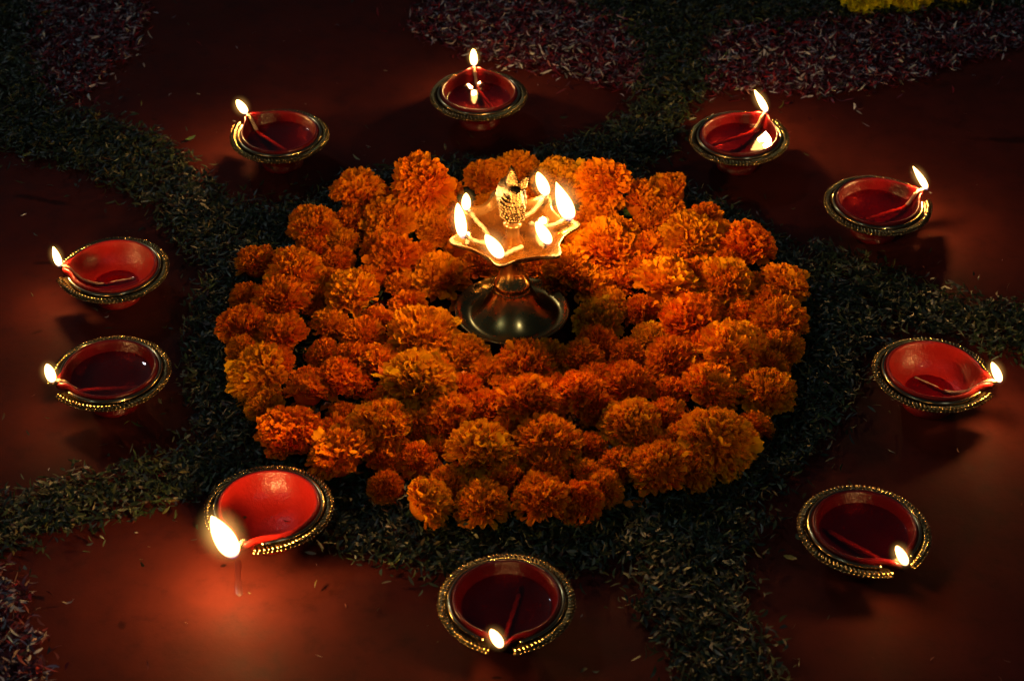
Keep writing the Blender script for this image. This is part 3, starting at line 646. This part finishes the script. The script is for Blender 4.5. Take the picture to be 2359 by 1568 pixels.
def ringf(x, y):
    a = np.arctan2(y - RC[1], x - RC[0]); r = np.hypot(x - RC[0], y - RC[1]); return (r < .209 + .005 * np.sin(3 * a + 1) - .006 * (np.sin(a) > .3)) & (r > .10)
GAIN = .40
def palette(n, cols, wts, jit=.25):
    k = rng.choice(len(cols), n, p=np.array(wts) / sum(wts)); c = np.array(cols)[k]; return GAIN * c * rng.uniform(1 - jit, 1 + jit, (n, 1)) * rng.uniform(.9, 1.1, (n, 3))
x, y = pick(GREEN, 420000, extra=ringf); n = len(x); print('leaf shreds', n)
z = np.abs(rng.normal(0, .0028, n)) + .0006 + .0012 * (vnoise(x, y, 220) + 1)
shreds("leaf_shreds", x, y, z, rng.uniform(.003, .0082, n), rng.uniform(.0007, .0020, n),
       palette(n, [(.028, .062, .014), (.045, .085, .016), (.085, .105, .018), (.20, .15, .03), (.020, .042, .016), (.34, .40, .26), (.08, .035, .015), (.13, .17, .03)], [30, 26, 14, 5, 22, 3, 4, 7], .4), .8,
       "green shredded leaves strewn as a ring round the marigolds with arms reaching outwards", "leaves")
ml = MB()
GAIN = .28
PINK = [
 ("pink petals strewn in the top left corner beside the leaf strip", [(95, -80), (345, -80), (330, 60), (305, 120), (235, 185), (175, 240), (120, 228), (72, 130), (75, 60)]),
 ("pink and white petals strewn behind the top centre clay lamp", [(950, 70), (985, -20), (1330, 5), (1450, 60), (1492, 160), (1462, 215), (1380, 196), (1260, 170), (1150, 158), (1060, 112)]),
 ("pink and white petals strewn at the top right beyond the upper right clay lamp", [(1612, 120), (1700, 62), (1900, 50), (2100, 35), (2500, 20), (2500, 90), (2359, 112), (2200, 150), (2050, 198), (1900, 228), (1750, 215), (1625, 212), (1635, 170)]),
 ("pink petals strewn in the bottom left corner", [(-160, 1290), (30, 1330), (60, 1400), (90, 1480), (105, 1568), (90, 1760), (-160, 1760)]),
]
for lab, P in PINK:
    x, y = pick([P], 300000); n = len(x); print('petals', n)
    z = np.abs(rng.normal(0, .0022, n)) + .0005 + .0008 * (vnoise(x, y, 200) + 1)
    c = palette(n, [(.30, .010, .035), (.45, .018, .040), (.16, .008, .030), (1.2, 1.2, 1.2), (.75, .60, .65), (.05, .05, .03)], [32, 20, 22, 13, 9, 6])
    shreds("petal_shreds", x, y, z, rng.uniform(.004, .0095, n), rng.uniform(.0008, .0020, n), c, .8, lab, "petals")
GAIN = 1
# stray bits on the bare floor
n = 260; x = rng.uniform(-.42, .42, n); y = rng.uniform(-.3, .42, n)
shreds("floor_bits", x, y, np.full(n, .0006), rng.uniform(.0015, .005, n), rng.uniform(.0003, .0009, n), palette(n, [(.30, .27, .22), (.06, .07, .03), (.16, .03, .02), (.45, .42, .40)], [5, 4, 4, 3]), .15, "small loose specks and fibres lying scattered over the red floor", "debris")
# loose orange petals between the heads
n = 800; a = rng.uniform(0, 2 * PI, n); rr = np.sqrt(rng.uniform(.045 ** 2, .165 ** 2, n)); x = RC[0] + rr * np.cos(a); y = RC[1] - .006 + rr * np.sin(a)
shreds("loose_petals", x, y, np.abs(rng.normal(0, .006, n)) + .001, rng.uniform(.006, .011, n), rng.uniform(.003, .006, n), palette(n, [(.86, .17, .005), (.90, .25, .006), (.55, .10, .004)], [4, 3, 2]), 1.2, "loose orange marigold petals fallen between the flower heads", "petals")

# single leaves and petals one can point to
def leaf(name, label, cat, px, py, L_, W_, az, col, curl=.25, cup=.3):
    mb = MB(); rows = []; n = 8
    for i in range(n + 1):
        s = i / n; w_ = W_ * math.sin(PI * min(1, s * .93 + .05)) ** .8 * .5
        rows.append([((s - .5) * L_, u * w_, .0012 + curl * L_ * (s - .4) ** 2 + cup * w_ * u * u + .0002 * math.sin(i * 2)) for u in (-1, -.5, 0, .5, 1)])
    mb.grid(rows, False); me = mb.build(name, M['shred']); ca = me.color_attributes.new("Col", 'FLOAT_COLOR', 'POINT')
    ca.data.foreach_set("color", [c for _ in me.vertices for c in (*col, 1)])
    sol = me; p = at(px, py); o = thing(name, label, cat, (p.x, p.y, .0006), None, me, (0, 0, az)); return o
leaf("fallen_leaf", "single small green leaf on bare floor left of the upper left clay lamp", "leaf", 440, 325, .0080, .0040, .6, (.09, .16, .03), .5)
leaf("fallen_leaf", "long yellow green leaf tip sticking out of the left leaf strip", "leaf", 350, 324, .0150, .0028, .25, (.22, .26, .03))
leaf("fallen_leaf", "bluish green leaf standing up in the upper left strip", "leaf", 116, 290, .0080, .0030, 1.5, (.08, .22, .17), .8)
leaf("fallen_leaf", "pale shiny seed leaf on the lower edge of the lower left strip", "leaf", 398, 1157, .0085, .0034, .25, (.55, .52, .36))
leaf("fallen_leaf", "yellow leaf flake at the right border of the leaf ring above the lower right lamp", "leaf", 1995, 1153, .0075, .0030, -.1, (.30, .30, .04))
leaf("fallen_leaf", "yellow leaf flake just right of the bottom leaf arm", "leaf", 1820, 1290, .0075, .0034, -.4, (.34, .28, .05))
leaf("fallen_leaf", "long brown yellow leaf lying across the bottom leaf arm's left edge", "leaf", 1485, 1325, .0240, .0022, .08, (.26, .16, .05), .1)
leaf("fallen_leaf", "small orange flake at the right edge of the bottom leaf arm", "leaf", 1718, 1388, .0055, .0026, 1.9, (.42, .22, .06))
leaf("fallen_petal", "white petal sliver on bare floor up and left of the top centre lamp", "petal", 1073, 132, .0075, .0016, .5, (.5, .48, .45))
leaf("fallen_petal", "pale petal curl on the floor at lower left, below the leaf strip", "petal", 160, 1394, .0065, .0012, .1, (.42, .36, .24), 1.4)
leaf("fallen_petal", "white triangular petal right of the upper right clay lamp's flame", "petal", 1865, 228, .0060, .0028, .2, (.5, .46, .40))
leaf("fallen_petal", "red petal standing in the bottom left corner petals", "petal", 93, 1545, .0095, .0036, 1.6, (.55, .05, .03), .8)
leaf("fallen_petal", "pink red petal caught in the lower left leaf strip", "petal", 376, 1100, .0050, .0034, .5, (.5, .02, .04))
leaf("fallen_petal", "white petal sliver on the floor between upper left lamp and marigolds", "petal", 858, 398, .0060, .0022, .1, (.35, .34, .34))
# oil drip below the big flame
def film(name, label, cat, pts, z=.00022):
    mb = MB(); c = Vector((sum(p[0] for p in pts) / len(pts), sum(p[1] for p in pts) / len(pts))); P = [at(*p) for p in pts]; cc = sum(P, Vector()) / len(P)
    mb.grid([[(p.x - cc.x, p.y - cc.y, .0001) for p in P], [((p.x - cc.x) * .9, (p.y - cc.y) * .93, z) for p in P]], True, False, True)
    return thing(name, label, cat, (cc.x, cc.y, 0), None, mb.build(name, M['film']))
film("oil_drip", "dark red streak of spilt oil on the floor under the biggest flame", "spill", [(541, 1290), (548, 1286), (556, 1292), (556, 1310), (554, 1325), (557, 1345), (560, 1358), (559, 1369), (551, 1374), (543, 1368), (541, 1350), (543, 1330), (541, 1310)])
for (px, py, r, lab) in [(430, 940, .0022, "glinting water drop at the left rim of the leaf ring, uppermost"), (452, 968, .0026, "glinting water drop at the left rim of the leaf ring, lower right one"), (438, 972, .0016, "small water drop at the left rim of the leaf ring, lower left one")]:
    p = at(px, py, .002); mb = MB(); mb.blob((0, 0, r * .5), Vector((r, 0, 0)), Vector((0, r * .8, 0)), Vector((0, 0, r * .6)), 12, 8)
    thing("water_drop", lab, "water drop", (p.x, p.y, .004), None, mb.build("water_drop", M['water']))
